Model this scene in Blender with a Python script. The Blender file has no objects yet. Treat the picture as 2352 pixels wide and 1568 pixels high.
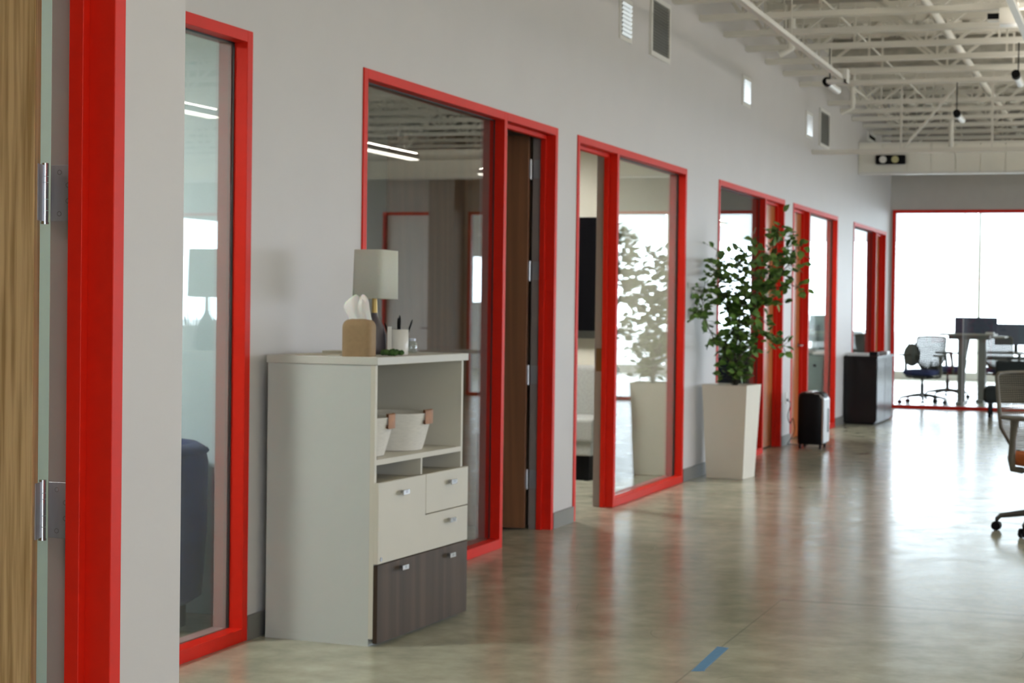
import bpy, bmesh, math, random
from math import sin, cos, pi, radians as R
from mathutils import Vector, Matrix
random.seed(7)
C = bpy.context.scene.collection
S = bpy.context.scene

# ---------------------------------------------------------------- camera, world, exposure
def make_camera():
    f, yaw, pitch, roll, h, D = 4226.92, 0.3315008, -0.0195893, 0.01323178, 1.38922, 3.47351
    r = Vector((cos(yaw), sin(yaw), 0)); fw = Vector((-sin(yaw)*cos(pitch), cos(yaw)*cos(pitch), sin(pitch)))
    u = r.cross(fw)
    r2 = r*cos(roll) + u*sin(roll); u2 = u*cos(roll) - r*sin(roll)
    cam = bpy.data.cameras.new('camera'); o = bpy.data.objects.new('camera', cam); C.objects.link(o)
    m = Matrix(((r2.x, u2.x, -fw.x, D), (r2.y, u2.y, -fw.y, 0), (r2.z, u2.z, -fw.z, h), (0, 0, 0, 1)))
    o.matrix_world = m
    cam.sensor_width = 36; cam.lens = 36*f/2352; cam.clip_end = 300
    cam.dof.use_dof = True; cam.dof.focus_distance = 3.6; cam.dof.aperture_fstop = 11
    S.camera = o
make_camera()
S.view_settings.view_transform = 'Standard'; S.view_settings.look = 'None'
S.view_settings.gamma = 1; S.view_settings.use_curve_mapping = False
S.view_settings.exposure = 0.02
SKY = 10.5
W = bpy.data.worlds.new('overcast_sky'); S.world = W; W.use_nodes = True
bg = W.node_tree.nodes['Background']; bg.inputs[0].default_value = (0.80, 0.88, 1.0, 1); bg.inputs[1].default_value = SKY
LAMP = 7.0            # emission of the pendant lenses (down)
LAMP_UP = 76.0        # and of their uplights
try:
    S.cycles.max_bounces = 10; S.cycles.diffuse_bounces = 6; S.cycles.transparent_max_bounces = 16; S.cycles.glossy_bounces = 5
    S.cycles.sample_clamp_indirect = 6; S.cycles.caustics_reflective = False; S.cycles.caustics_refractive = False
except Exception: pass
def portal(loc, rot, sx, sy):
    l = bpy.data.lights.new('daylight_portal', 'AREA'); l.shape = 'RECTANGLE'; l.size = sx; l.size_y = sy; l.energy = 1
    l.cycles.is_portal = True
    o = bpy.data.objects.new('daylight_portal', l); C.objects.link(o); o.location = loc; o.rotation_euler = rot
portal((1.2, 37.8, 1.9), (R(-90), 0, 0), 13, 3.6)      # far glazing, shines toward -Y
portal((13.9, 24.2, 2.0), (0, R(90), 0), 3.4, 25)        # right wall windows
portal((9.7, -5.8, 1.8), (R(90), 0, 0), 6.5, 2.8)       # windows behind the viewer

# ---------------------------------------------------------------- materials
def mat(name, col, rough=.5, metal=0, var=0, vscale=6, bump=0, bscale=60, stretch=(1,1,1), col2=None, spec=.5, sheen=0, coat=0, trans=0):
    m = bpy.data.materials.new(name); m.use_nodes = True; nt = m.node_tree; n = nt.nodes; b = n['Principled BSDF']
    b.inputs['Roughness'].default_value = rough; b.inputs['Metallic'].default_value = metal
    b.inputs['Specular IOR Level'].default_value = spec
    if sheen: b.inputs['Sheen Weight'].default_value = sheen
    if coat: b.inputs['Coat Weight'].default_value = coat; b.inputs['Coat Roughness'].default_value = .12
    if trans: b.inputs['Subsurface Weight'].default_value = trans
    tc = n.new('ShaderNodeTexCoord'); mp = n.new('ShaderNodeMapping'); mp.inputs['Scale'].default_value = stretch
    nt.links.new(tc.outputs['Object'], mp.inputs[0])
    no = n.new('ShaderNodeTexNoise'); no.inputs['Scale'].default_value = vscale; no.inputs['Detail'].default_value = 6
    nt.links.new(mp.outputs[0], no.inputs[0])
    rp = n.new('ShaderNodeValToRGB'); c = Vector(col[:3])
    c1 = c*(1-var); c2 = Vector(col2[:3]) if col2 else c*(1+var)
    rp.color_ramp.elements[0].position = .35; rp.color_ramp.elements[1].position = .65
    rp.color_ramp.elements[0].color = (*c1, 1); rp.color_ramp.elements[1].color = (*c2, 1)
    nt.links.new(no.outputs['Fac'], rp.inputs[0]); nt.links.new(rp.outputs[0], b.inputs['Base Color'])
    if bump:
        n2 = n.new('ShaderNodeTexNoise'); n2.inputs['Scale'].default_value = bscale; n2.inputs['Detail'].default_value = 4
        nt.links.new(mp.outputs[0], n2.inputs[0]); bu = n.new('ShaderNodeBump'); bu.inputs['Strength'].default_value = bump; bu.inputs['Distance'].default_value = .004
        nt.links.new(n2.outputs['Fac'], bu.inputs['Height']); nt.links.new(bu.outputs[0], b.inputs['Normal'])
    return m
def emit(name, col, s):
    m = bpy.data.materials.new(name); m.use_nodes = True; b = m.node_tree.nodes['Principled BSDF']
    b.inputs['Base Color'].default_value = (.8, .8, .8, 1); b.inputs['Emission Color'].default_value = (*col, 1); b.inputs['Emission Strength'].default_value = s
    return m
def glass(name, tint, ior=1.52):
    m = bpy.data.materials.new(name); m.use_nodes = True; nt = m.node_tree; n = nt.nodes; n.clear()
    out = n.new('ShaderNodeOutputMaterial'); mx = n.new('ShaderNodeMixShader'); t = n.new('ShaderNodeBsdfTransparent'); g = n.new('ShaderNodeBsdfGlossy')
    t.inputs[0].default_value = (*tint, 1); g.inputs['Roughness'].default_value = 0.0; g.inputs[0].default_value = (1, 1, 1, 1)
    fr = n.new('ShaderNodeFresnel'); ge = n.new('ShaderNodeNewGeometry'); mr = n.new('ShaderNodeMapRange')
    mr.inputs[3].default_value = ior; mr.inputs[4].default_value = 1/ior
    nt.links.new(ge.outputs['Backfacing'], mr.inputs[0]); nt.links.new(mr.outputs[0], fr.inputs[0])
    nt.links.new(fr.outputs[0], mx.inputs[0]); nt.links.new(t.outputs[0], mx.inputs[1]); nt.links.new(g.outputs[0], mx.inputs[2]); nt.links.new(mx.outputs[0], out.inputs[0])
    return m
def wood(name, a, b_, axis='Z', scale=9, rough=.45, coat=0, spec=.4, fine=3, ramp=(.15, .85), wv=.35):
    st = {'Z': (1, 1, .03), 'Y': (1, .05, 1)}[axis]
    m = mat(name, a, rough, col2=b_, spec=spec, vscale=scale*fine, stretch=st, bump=.12, bscale=120, coat=coat)
    nt = m.node_tree; n = nt.nodes
    w = n.new('ShaderNodeTexWave'); w.wave_type = 'BANDS'; w.bands_direction = 'DIAGONAL'; w.inputs['Scale'].default_value = scale*.7; w.inputs['Distortion'].default_value = 14; w.inputs['Detail'].default_value = 3; w.inputs['Detail Scale'].default_value = .8
    mp = [x for x in n if x.bl_idname == 'ShaderNodeMapping'][0]; nt.links.new(mp.outputs[0], w.inputs[0])
    rp = [x for x in n if x.bl_idname == 'ShaderNodeValToRGB'][0]; no = [x for x in n if x.bl_idname == 'ShaderNodeTexNoise'][0]
    mix = n.new('ShaderNodeMath'); mix.operation = 'ADD'; mul = n.new('ShaderNodeMath'); mul.operation = 'MULTIPLY'; mul.inputs[1].default_value = wv
    mul2 = n.new('ShaderNodeMath'); mul2.operation = 'MULTIPLY'; mul2.inputs[1].default_value = 1-wv
    nt.links.new(w.outputs['Fac'], mul.inputs[0]); nt.links.new(no.outputs['Fac'], mul2.inputs[0]); nt.links.new(mul.outputs[0], mix.inputs[0]); nt.links.new(mul2.outputs[0], mix.inputs[1])
    nt.links.new(mix.outputs[0], rp.inputs[0]); rp.color_ramp.elements[0].position = ramp[0]; rp.color_ramp.elements[1].position = ramp[1]
    return m
def floor_mat():
    m = mat('polished_concrete', (.350, .345, .265), .15, col2=(.44, .435, .345), vscale=.9)
    nt = m.node_tree; n = nt.nodes; b = n['Principled BSDF']; lk = nt.links; b.inputs['Specular IOR Level'].default_value = .36
    tc = [x for x in n if x.bl_idname == 'ShaderNodeTexCoord'][0]; rp = [x for x in n if x.bl_idname == 'ShaderNodeValToRGB'][0]
    rp.color_ramp.elements[0].position = .3; rp.color_ramp.elements[1].position = .7
    # finer mottling multiplied in
    n2 = n.new('ShaderNodeTexNoise'); n2.inputs['Scale'].default_value = 5; n2.inputs['Detail'].default_value = 8; n2.inputs['Roughness'].default_value = .65
    lk.new(tc.outputs['Object'], n2.inputs[0])
    r2 = n.new('ShaderNodeMapRange'); r2.inputs[1].default_value = .3; r2.inputs[2].default_value = .7; r2.inputs[3].default_value = .80; r2.inputs[4].default_value = 1.14
    lk.new(n2.outputs['Fac'], r2.inputs[0])
    mu = n.new('ShaderNodeMixRGB'); mu.blend_type = 'MULTIPLY'; mu.inputs[0].default_value = 1
    lk.new(rp.outputs[0], mu.inputs[1]); lk.new(r2.outputs[0], mu.inputs[2])
    # saw-cut joints: one along the corridor, ones across it
    sep = n.new('ShaderNodeSeparateXYZ'); lk.new(tc.outputs['Object'], sep.inputs[0])
    def line(sock, at, w):
        a = n.new('ShaderNodeMath'); a.operation = 'SUBTRACT'; a.inputs[1].default_value = at; lk.new(sock, a.inputs[0])
        c = n.new('ShaderNodeMath'); c.operation = 'ABSOLUTE'; lk.new(a.outputs[0], c.inputs[0])
        d = n.new('ShaderNodeMath'); d.operation = 'LESS_THAN'; d.inputs[1].default_value = w; lk.new(c.outputs[0], d.inputs[0]); return d.outputs[0]
    prev = None
    for s, at, w, lo, hi in ((0, 1.852, .004, -9, 8.72), (1, 8.72, .030, 1.852, 20), (1, 12.9, .006, 1.5, 20), (0, 5.6, .005, -9, 40)):
        o = line(sep.outputs[s], at, w)
        for op, lim in (('GREATER_THAN', lo), ('LESS_THAN', hi)):
            c_ = n.new('ShaderNodeMath'); c_.operation = op; c_.inputs[1].default_value = lim; lk.new(sep.outputs[1-s], c_.inputs[0])
            m2 = n.new('ShaderNodeMath'); m2.operation = 'MULTIPLY'; lk.new(o, m2.inputs[0]); lk.new(c_.outputs[0], m2.inputs[1]); o = m2.outputs[0]
        if prev is None: prev = o
        else:
            k = n.new('ShaderNodeMath'); k.operation = 'MAXIMUM'; lk.new(prev, k.inputs[0]); lk.new(o, k.inputs[1]); prev = k.outputs[0]
    # thin curved scuffs: ridge lines of a warped noise, only in places
    n3 = n.new('ShaderNodeTexNoise'); n3.inputs['Scale'].default_value = 1.3; n3.inputs['Detail'].default_value = 0; lk.new(tc.outputs['Object'], n3.inputs[0])
    a = line(n3.outputs['Fac'], .47, .0012)
    n4 = n.new('ShaderNodeTexNoise'); n4.inputs['Scale'].default_value = 3.1; lk.new(tc.outputs['Object'], n4.inputs[0])
    g = n.new('ShaderNodeMath'); g.operation = 'GREATER_THAN'; g.inputs[1].default_value = .54; lk.new(n4.outputs['Fac'], g.inputs[0])
    sc = n.new('ShaderNodeMath'); sc.operation = 'MULTIPLY'; lk.new(a, sc.inputs[0]); lk.new(g.outputs[0], sc.inputs[1])
    k = n.new('ShaderNodeMath'); k.operation = 'MAXIMUM'; lk.new(prev, k.inputs[0]); lk.new(sc.outputs[0], k.inputs[1])
    k2 = n.new('ShaderNodeMath'); k2.operation = 'MULTIPLY'; k2.inputs[1].default_value = .3; lk.new(k.outputs[0], k2.inputs[0])
    mj = n.new('ShaderNodeMixRGB'); lk.new(k2.outputs[0], mj.inputs[0]); lk.new(mu.outputs[0], mj.inputs[1]); mj.inputs[2].default_value = (.05, .045, .035, 1)
    lk.new(mj.outputs[0], b.inputs['Base Color'])
    rr = n.new('ShaderNodeMapRange'); rr.inputs[1].default_value = .3; rr.inputs[2].default_value = .7; rr.inputs[3].default_value = .16; rr.inputs[4].default_value = .27
    lk.new(n2.outputs['Fac'], rr.inputs[0]); lk.new(rr.outputs[0], b.inputs['Roughness'])
    bu = n.new('ShaderNodeBump'); bu.inputs['Strength'].default_value = .05; bu.inputs['Distance'].default_value = .01
    n5 = n.new('ShaderNodeTexNoise'); n5.inputs['Scale'].default_value = 2.2; n5.inputs['Detail'].default_value = 3; lk.new(tc.outputs['Object'], n5.inputs[0]); lk.new(n5.outputs['Fac'], bu.inputs['Height'])
    lk.new(bu.outputs[0], b.inputs['Normal'])
    return m
M = dict(
 wall=mat('painted_wall', (.60, .580, .578), .5, var=.012, vscale=2, bump=.05, bscale=90),
 cream=mat('cream_paint', (.62, .60, .50), .6, var=.01),
 aqua=mat('pale_aqua_paint', (.50, .68, .68), .6, var=.01),
 blue_wall=mat('pale_blue_paint', (.50, .62, .66), .6, var=.01),
 taupe=mat('taupe_paint', (.30, .28, .25), .6, var=.02),
 endwall=mat('grey_paint', (.52, .50, .47), .6, var=.02),
 red=mat('red_frame_paint', (.60, .014, .005), .48, var=.02, vscale=30, spec=.2),
 grey_frame=mat('grey_frame_paint', (.27, .245, .24), .45, var=.02),
 gasket=mat('black_gasket', (.01, .01, .01), .5),
 glass=glass('clear_glass', (.93, .955, .945)),
 oak=wood('light_oak_veneer', (.27, .165, .06), (.50, .345, .17), scale=16, fine=6.5, ramp=(.36, .62), wv=.06),
 cherry=wood('brown_oak_veneer', (.13, .055, .025), (.20, .085, .038), scale=14, rough=.4),
 honey=wood('honey_oak_veneer', (.33, .115, .03), (.48, .20, .06), scale=10, rough=.3, coat=.3),
 walnut=wood('dark_walnut_laminate', (.035, .024, .017), (.080, .056, .040), scale=6, rough=.45, spec=.15),
 lam=mat('white_laminate', (.60, .575, .50), .45, var=.01),
 lamtop=mat('top_laminate', (.56, .555, .515), .45, var=.01),
 lamside=mat('pale_grey_laminate', (.53, .55, .53), .5, var=.01),
 steel=mat('brushed_steel', (.34, .35, .38), .42, .6, var=.08, vscale=40, stretch=(1, 1, .1)),
 chrome=mat('chrome', (.50, .50, .51), .2, 1),
 dark=mat('black_plastic', (.008, .008, .009), .5, var=.1, spec=.08),
 black_gloss=mat('glossy_black_laminate', (.006, .006, .006), .25, var=.1, spec=.25),
 black=mat('black_fabric', (.012, .018, .018), .85, var=.2, vscale=80),
 base=mat('grey_rubber_baseboard', (.16, .155, .145), .5, var=.03),
 joist=mat('white_painted_steel', (.76, .74, .68), .5, var=.03, vscale=3),
 deck=mat('white_painted_deck', (.84, .82, .75), .6, var=.04, vscale=1.5),
 white=mat('white_powder_coat', (.78, .77, .74), .35, var=.01),
 grille=mat('grey_grille_mesh', (.10, .10, .09), .6, var=.1, vscale=60),
 lens=emit('pendant_lens', (1, .93, .82), LAMP), uplens=emit('uplight_glow', (1, .92, .80), LAMP_UP),
 added_roomlens=emit('added_room_light_lens', (1, .97, .93), 110),
 shade=mat('linen_shade', (.62, .61, .55), .8, var=.03, vscale=120, stretch=(1, 1, 3), trans=.1),
 brass=mat('brass', (.42, .30, .11), .4, .8), bronze=mat('bronze_strike', (.16, .10, .05), .4, .5),
 plum=mat('dark_grey_ceramic', (.065, .058, .072), .4, var=.05),
 kraft=mat('kraft_brown_cover', (.27, .18, .095), .75, var=.05, vscale=60, bump=.1, bscale=200),
 tissue=mat('white_tissue', (.80, .80, .79), .9, trans=.3),
 ceramic=mat('white_ceramic', (.75, .74, .71), .3),
 moss=mat('green_moss', (.012, .05, .008), .9, col2=(.05, .12, .02), vscale=60, bump=.8, bscale=80),
 paper=mat('cream_paper', (.72, .68, .55), .7),
 rope=mat('white_cotton_rope', (.74, .72, .67), .85, var=.05, vscale=40, stretch=(1, 1, 6)),
 leather=mat('tan_leather', (.30, .13, .05), .55, var=.15, vscale=25),
 tape=mat('blue_masking_tape', (.07, .20, .38), .6, var=.06, vscale=50),
 velvet=mat('navy_velvet', (.006, .018, .085), .8, var=.2, vscale=20, sheen=.12, spec=.2),
 charcoal=mat('dark_grey_upholstery', (.14, .14, .13), .85, var=.12, vscale=90),
 ltgrey=mat('light_grey_upholstery', (.33, .34, .32), .85, var=.08, vscale=90),
 planter=mat('off_white_planter', (.79, .75, .655), .5, var=.015, vscale=4),
 soil=mat('dark_soil', (.02, .014, .009), .95, var=.4, vscale=60, bump=1, bscale=60),
 bark=mat('brown_bark', (.055, .045, .028), .9, var=.3, vscale=60),
 leaf=mat('green_leaves', (.03, .09, .015), .45, col2=(.16, .30, .055), vscale=14),
 meshg=mat('taupe_chair_mesh', (.165, .15, .115), .7, var=.05),
 plasg=mat('taupe_plastic', (.085, .078, .060), .45, var=.04),
 dplas=mat('dark_grey_plastic', (.055, .053, .048), .45, var=.05),
 orange=mat('orange_upholstery', (.42, .10, .015), .8, var=.1, vscale=60),
 blueup=mat('blue_upholstery', (.035, .045, .14), .8, var=.1, vscale=60),
 deskm=mat('grey_desk_metal', (.20, .20, .195), .4, var=.02),
 desktop=mat('grey_desk_laminate', (.36, .35, .32), .45, var=.03),
 panel=mat('slate_blue_felt', (.09, .10, .16), .9, var=.1, vscale=40),
 screen=mat('black_screen', (.003, .003, .004), .2, spec=.08),
 teal=mat('pale_teal_laminate', (.42, .54, .54), .4, var=.01),
 duct=mat('galvanised_duct', (.42, .41, .37), .5, .3, var=.15, vscale=8),
 silver=mat('silver_plastic', (.45, .45, .46), .3, .5, var=.02),
 blind=mat('translucent_blind', (.8, .8, .78), .9, trans=0),
 added_uplens=emit('added_uplight', (1, .94, .84), 14),
 slat=mat('glossy_white_slat', (.80, .80, .80), .14, spec=.9),
 amber=mat('emergency_lamp_lens', (.55, .52, .28), .2),
 asphalt=mat('outdoor_paving', (.42, .42, .40), .8, var=.1),
 floor=floor_mat())
def translucent(m, k):
    nt = m.node_tree; n = nt.nodes; o = [x for x in n if x.bl_idname == 'ShaderNodeOutputMaterial'][0]; t = n.new('ShaderNodeBsdfTranslucent'); mx = n.new('ShaderNodeMixShader')
    t.inputs[0].default_value = (.85, .88, .88, 1); mx.inputs[0].default_value = k; nt.links.new(n['Principled BSDF'].outputs[0], mx.inputs[1]); nt.links.new(t.outputs[0], mx.inputs[2]); nt.links.new(mx.outputs[0], o.inputs[0])
translucent(M['blind'], .8)

# ---------------------------------------------------------------- mesh helpers
class MB:
    def __init__(s): s.v = []; s.f = []; s.sm = []
    def add(s, vs, fs, smooth=False):
        k = len(s.v); s.v += [tuple(v) for v in vs]; s.f += [tuple(i+k for i in f) for f in fs]; s.sm += [smooth]*len(fs); return s
    def box(s, x0, y0, z0, x1, y1, z1, mtx=None):
        vs = [Vector((x, y, z)) for x in (x0, x1) for y in (y0, y1) for z in (z0, z1)]
        if mtx: vs = [mtx @ v for v in vs]
        return s.add(vs, [(0,1,3,2), (4,6,7,5), (0,4,5,1), (2,3,7,6), (0,2,6,4), (1,5,7,3)])
    def bar(s, a, b, w, h=None, up=(0,0,1)):
        a = Vector(a); b = Vector(b); d = (b-a).normalized(); u = Vector(up)
        if abs(d.dot(u)) > .98: u = Vector((1, 0, 0))
        r = d.cross(u).normalized(); u = r.cross(d); h = h or w
        vs = [p + r*i*w/2 + u*j*h/2 for p in (a, b) for i, j in ((-1,-1), (1,-1), (1,1), (-1,1))]
        return s.add(vs, [(3,2,1,0), (4,5,6,7), (0,1,5,4), (1,2,6,5), (2,3,7,6), (3,0,4,7)])
    def tube(s, pts, rad, n=8, cap=True):
        pts = [Vector(p) for p in pts]; m = len(pts)
        rs = rad if isinstance(rad, (list, tuple)) else [rad]*m
        vs = []; fs = []
        d = (pts[1]-pts[0]).normalized(); u = Vector((0, 0, 1)) if abs(d.z) < .9 else Vector((1, 0, 0)); r = d.cross(u).normalized()
        for i, p in enumerate(pts):
            d = (pts[min(i+1, m-1)]-pts[max(i-1, 0)]).normalized()
            r = (r - d*r.dot(d)).normalized(); u = d.cross(r)
            vs += [p + (r*cos(2*pi*j/n) + u*sin(2*pi*j/n))*rs[i] for j in range(n)]
        for i in range(m-1):
            for j in range(n): fs.append((i*n+j, i*n+(j+1)%n, (i+1)*n+(j+1)%n, (i+1)*n+j))
        k = len(s.v); s.add(vs, fs, True)
        if cap: s.add(vs[:n], [tuple(range(n))[::-1]]); s.add(vs[-n:], [tuple(range(n))])
        return s
    def lathe(s, prof, n=24, c=(0,0,0), sq=None, smooth=True, rot=0, caps=True):
        # prof: (r, z); sq = superellipse exponent (2 round, >2 squarish)
        vs = []; fs = []
        for r, z in prof:
            for j in range(n):
                a = 2*pi*j/n + rot; ca, sa = cos(a), sin(a)
                k = 1 if not sq else (abs(ca)**sq + abs(sa)**sq)**(-1/sq)
                vs.append((c[0]+r*k*ca, c[1]+r*k*sa, c[2]+z))
        m = len(prof)
        for i in range(m-1):
            for j in range(n): fs.append((i*n+j, i*n+(j+1)%n, (i+1)*n+(j+1)%n, (i+1)*n+j))
        k = len(s.v); s.add(vs, fs, smooth)
        if caps: s.add(vs[:n], [tuple(range(n))[::-1]]); s.add(vs[-n:], [tuple(range(n))])
        return s
    def prism(s, poly, ext):
        n = len(poly); e = Vector(ext); vs = [Vector(p) for p in poly] + [Vector(p)+e for p in poly]
        return s.add(vs, [tuple(range(n))[::-1], tuple(range(n, 2*n))] + [(i, (i+1)%n, n+(i+1)%n, n+i) for i in range(n)])
    def sphere(s, c, r, n=12, m=8, sc=(1,1,1)):
        prof = [(max(1e-4, r*sin(pi*i/m)), -r*cos(pi*i/m)) for i in range(m+1)]
        k = len(s.v); s.lathe(prof, n, (0,0,0), caps=False)
        for i in range(k, len(s.v)):
            v = s.v[i]; s.v[i] = (c[0]+v[0]*sc[0], c[1]+v[1]*sc[1], c[2]+v[2]*sc[2])
        return s
    def build(s, name, m, parent=None, bevel=0, seg=2, loc=None, sub=0, fix=True):
        me = bpy.data.meshes.new(name); me.from_pydata(s.v, [], s.f); me.update()
        for p, q in zip(me.polygons, s.sm): p.use_smooth = q
        if fix:
            bm = bmesh.new(); bm.from_mesh(me); bmesh.ops.recalc_face_normals(bm, faces=bm.faces); bm.to_mesh(me); bm.free()
        me.materials.append(M[m] if isinstance(m, str) else m)
        o = bpy.data.objects.new(name, me); C.objects.link(o)
        if parent: o.parent = parent
        if loc: o.location = loc
        if bevel:
            b = o.modifiers.new('bevel', 'BEVEL'); b.width = bevel; b.segments = seg; b.limit_method = 'ANGLE'; b.angle_limit = R(40)
        if sub:
            q = o.modifiers.new('sub', 'SUBSURF'); q.levels = q.render_levels = sub
        return o
def B(*a, **k): return MB().box(*a, **k)
def tag(o, label, cat, group=None):
    o['label'] = label; o['category'] = cat
    if group: o['group'] = group
    return o
def thing(name, label, cat, loc=(0,0,0), rz=0, group=None):
    o = bpy.data.objects.new(name, None); C.objects.link(o); o.location = loc; o.rotation_euler = (0, 0, rz); o.empty_display_size = .1
    return tag(o, label, cat, group)
def struct(o, label=None):
    o['kind'] = 'structure'
    if label: o['label'] = label
    return o
def sempty(name, loc=(0,0,0)):
    o = bpy.data.objects.new(name, None); C.objects.link(o); o.location = loc; return struct(o)
def copy_tree(o, parent=None):
    c = o.copy(); C.objects.link(c)
    if parent: c.parent = parent
    for ch in list(o.children): copy_tree(ch, c)
    return c

# ================================================================ SHELL
XR, YB, YE, YF, ZC = 14.0, -6.0, 26.6, 38.0, 4.30     # right wall, back wall, glazed cross wall, far glazing, deck
struct(B(-6.2, YB-.2, -.2, XR+.2, YF+.2, 0).build('floor', 'floor'))
struct(B(-60, YF+.25, -.25, 80, 140, -.15).box(XR+.3, -60, -.25, 90, YF+.2, -.15).box(-60, -60, -.25, XR+.25, YB-.3, -.15).box(-60, YB-.3, -.25, -6.3, YF+.25, -.15).build('ground_outside', 'asphalt'))
# corrugated steel deck, ribs along the corridor
d = MB(); x = -6.3; prof = []
while x < XR+.2: prof += [(x, ZC), (x+.09, ZC), (x+.12, ZC+.05), (x+.20, ZC+.05), ]; x += .23
vs = [(a, YB-.2, b) for a, b in prof] + [(a, YF+.2, b) for a, b in prof]; n = len(prof)
d.add(vs, [(i, i+1, n+i+1, n+i) for i in range(n-1)]); d.box(-6.4, YB-.3, ZC+.06, XR+.3, YF+.3, ZC+.2)
struct(d.build('ceiling', 'deck', fix=False))
UN = [  # window span, door span, hinge side of the door
 ('', (4.80, 6.775), (3.79, 4.80), 'L'), ('', (7.906, 9.894), (9.894, 10.901), 'R'), ('', (12.309, 14.298), (11.326, 12.309), 'L'),
 ('', (15.466, 17.485), (17.485, 18.492), 'R'), ('', (19.98, 21.882), (18.977, 19.98), 'L'), ('', (23.15, 25.16), (25.16, 26.165), 'R')]
HT = 2.49
w = MB(); w.box(-.13, 3.54, HT, 0, YE+.12, ZC+.02)
y = 3.54
for _, a, b_, _h in UN:
    lo, hi = min(a[0], b_[0]), max(a[1], b_[1]); w.box(-.13, y, 0, 0, lo, HT); y = hi
w.box(-.13, y, 0, 0, YE+.12, HT)
struct(w.build('wall_left', 'wall'))
# projecting wall at the near left (face at x = 1.5), with its own doorway
XN = 1.5
w = MB(); w.box(XN-.137, 3.281, 0, XN, 3.54, ZC); w.box(XN-.137, 2.28, HT, XN, 3.281, ZC); w.box(XN-.137, YB, 0, XN, 2.28, ZC)
struct(w.build('wall_front', 'wall', bevel=.002))
struct(B(-3.3, 3.42, 0, XN-.137, 3.54, ZC).build('wall_return', 'aqua'))
bb = MB(); y = 3.54
for _, a, b_, _h in UN:
    lo, hi = min(a[0], b_[0]), max(a[1], b_[1]); bb.box(0, y, 0, .012, lo, .1); y = hi
bb.box(0, y, 0, .012, YE, .1)
struct(bb.build('baseboard_left', 'base'))
# rooms behind the left wall
struct(B(-3.5, YB, 0, -3.38, YE+.12, ZC).box(-6.2, YE, 0, -3.5, YE+.12, ZC).box(-3.38, YE, 0, -.13, YE+.12, ZC).box(-6.2, YE+.12, 0, -6.08, YF, ZC).build('wall_rooms_back', 'cream'))
struct(B(-3.38, 3.54, 2.8, -.13, YE, 2.9).box(-3.38, YB, 2.8, XN-.137, 3.42, 2.9).build('ceiling_rooms', 'cream'))
for i, (yy, m_) in enumerate([(7.28, 'blue_wall'), (11.05, 'taupe'), (14.83, 'cream'), (18.68, 'endwall'), (22.46, 'aqua'), (26.55, 'endwall')]):
    struct(B(-3.38, yy, 0, -.13, yy+.12, 2.8).build('wall_partition_%d' % (i+1), m_))
# glazed cross wall at YE with taller openings
HE = 2.82
w = MB(); w.box(0, YE, HE, XR, YE+.12, ZC); w.box(6.30, YE, 0, 6.82, YE+.12, HE); w.box(7.72, YE, 0, 10.0, YE+.12, HE); w.box(13.3, YE, 0, XR, YE+.12, HE); w.box(0, YE, 0, .035, YE+.12, HE)
struct(w.build('wall_end', 'endwall'))
def ring(mb, x0, x1, z0, z1, y0, y1, t, bot=True):
    mb.box(x0, y0, z0, x0+t, y1, z1); mb.box(x1-t, y0, z0, x1, y1, z1); mb.box(x0+t, y0, z1-t, x1-t, y1, z1)
    if bot: mb.box(x0+t, y0, z0, x1-t, y1, z0+t)
def end_window(name, x0, x1, seams):
    e = sempty(name, (x0, YE, 0)); W_ = x1-x0
    m_ = MB(); ring(m_, 0, W_, 0, HE, -.012, .05, .045); m_.build('frame', 'red', e)
    m_ = MB(); ring(m_, 0, W_, 0, HE, .06, .125, .045); m_.build('inner_frame', 'grey_frame', e)
    B(.045, .050, .045, W_-.045, .060, HE-.045).build('glass_pane', 'glass', e)
    for s_ in seams: B(s_-.006, .047, .045, s_+.006, .063, HE-.045).build('glass_joint', 'silver', e)
end_window('window_7', .035, 6.30, (1.0, 2.6, 4.2)); end_window('window_8', 10.0, 13.3, (1.65,))
e = sempty('door_8', (6.82, YE, 0)); m_ = MB(); ring(m_, 0, .90, 0, HE, -.012, .10, .045, False); m_.build('frame', 'red', e)
lf = B(.05, .05, .01, .85, .094, HE-.05).build('leaf', 'white', e)
MB().tube([(.12, .05, 1.02), (.12, .0, 1.02), (.25, -.005, 1.02)], .011).lathe([(.028, 0), (.028, .008)], 16, (.12, .044, 1.02)).build('lever_handle', 'steel', lf)
B(6.36, 26.15, 0, 6.78, YE, ZC).build('column', 'taupe')
struct(bpy.data.objects['column']); bpy.data.objects['column'].name = 'trim_1'
# far glazing wall, right wall, back wall
w = MB(); w.box(-6.1, YF-.1, 3.75, XR, YF+.1, ZC); w.box(-6.1, YF-.1, 0, XR, YF+.1, .16); w.box(8.2, YF-.1, .16, 10.0, YF+.1, 3.75); w.box(10.0, YF-.1, .16, 12.2, YF+.1, 1.45); w.box(10.0, YF-.1, 2.45, 12.2, YF+.1, 3.75); w.box(12.2, YF-.1, .16, XR, YF+.1, 3.75)
struct(w.build('wall_far', 'wall'))
m_ = MB()
for i in range(8): m_.box(-5.4+i*1.9-.03, YF-.06, .16, -5.4+i*1.9+.03, YF+.06, 3.75)
struct(m_.build('window_9', 'white'))
e9 = bpy.data.objects['window_9']
for i in range(7): B(-5.36+i*1.9, YF-.14, 2.78, -5.36+i*1.9+1.82, YF-.135, 3.75).build('roller_blind', 'blind', e9)
w = MB(); w.box(XR, YB, 0, XR+.15, YF, .3); w.box(XR, YB, 3.0, XR+.15, YF, ZC); w.box(XR, YB, .3, XR+.15, 12, 3.7); w.box(XR, 25.8, .3, XR+.15, 27.2, 3.7); w.box(XR, 36.5, .3, XR+.15, YF, 3.7)
for i in range(6): w.box(XR, 14.0+i*4-.12, .3, XR+.15, 14.0+i*4+.12, 3.7)
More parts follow.
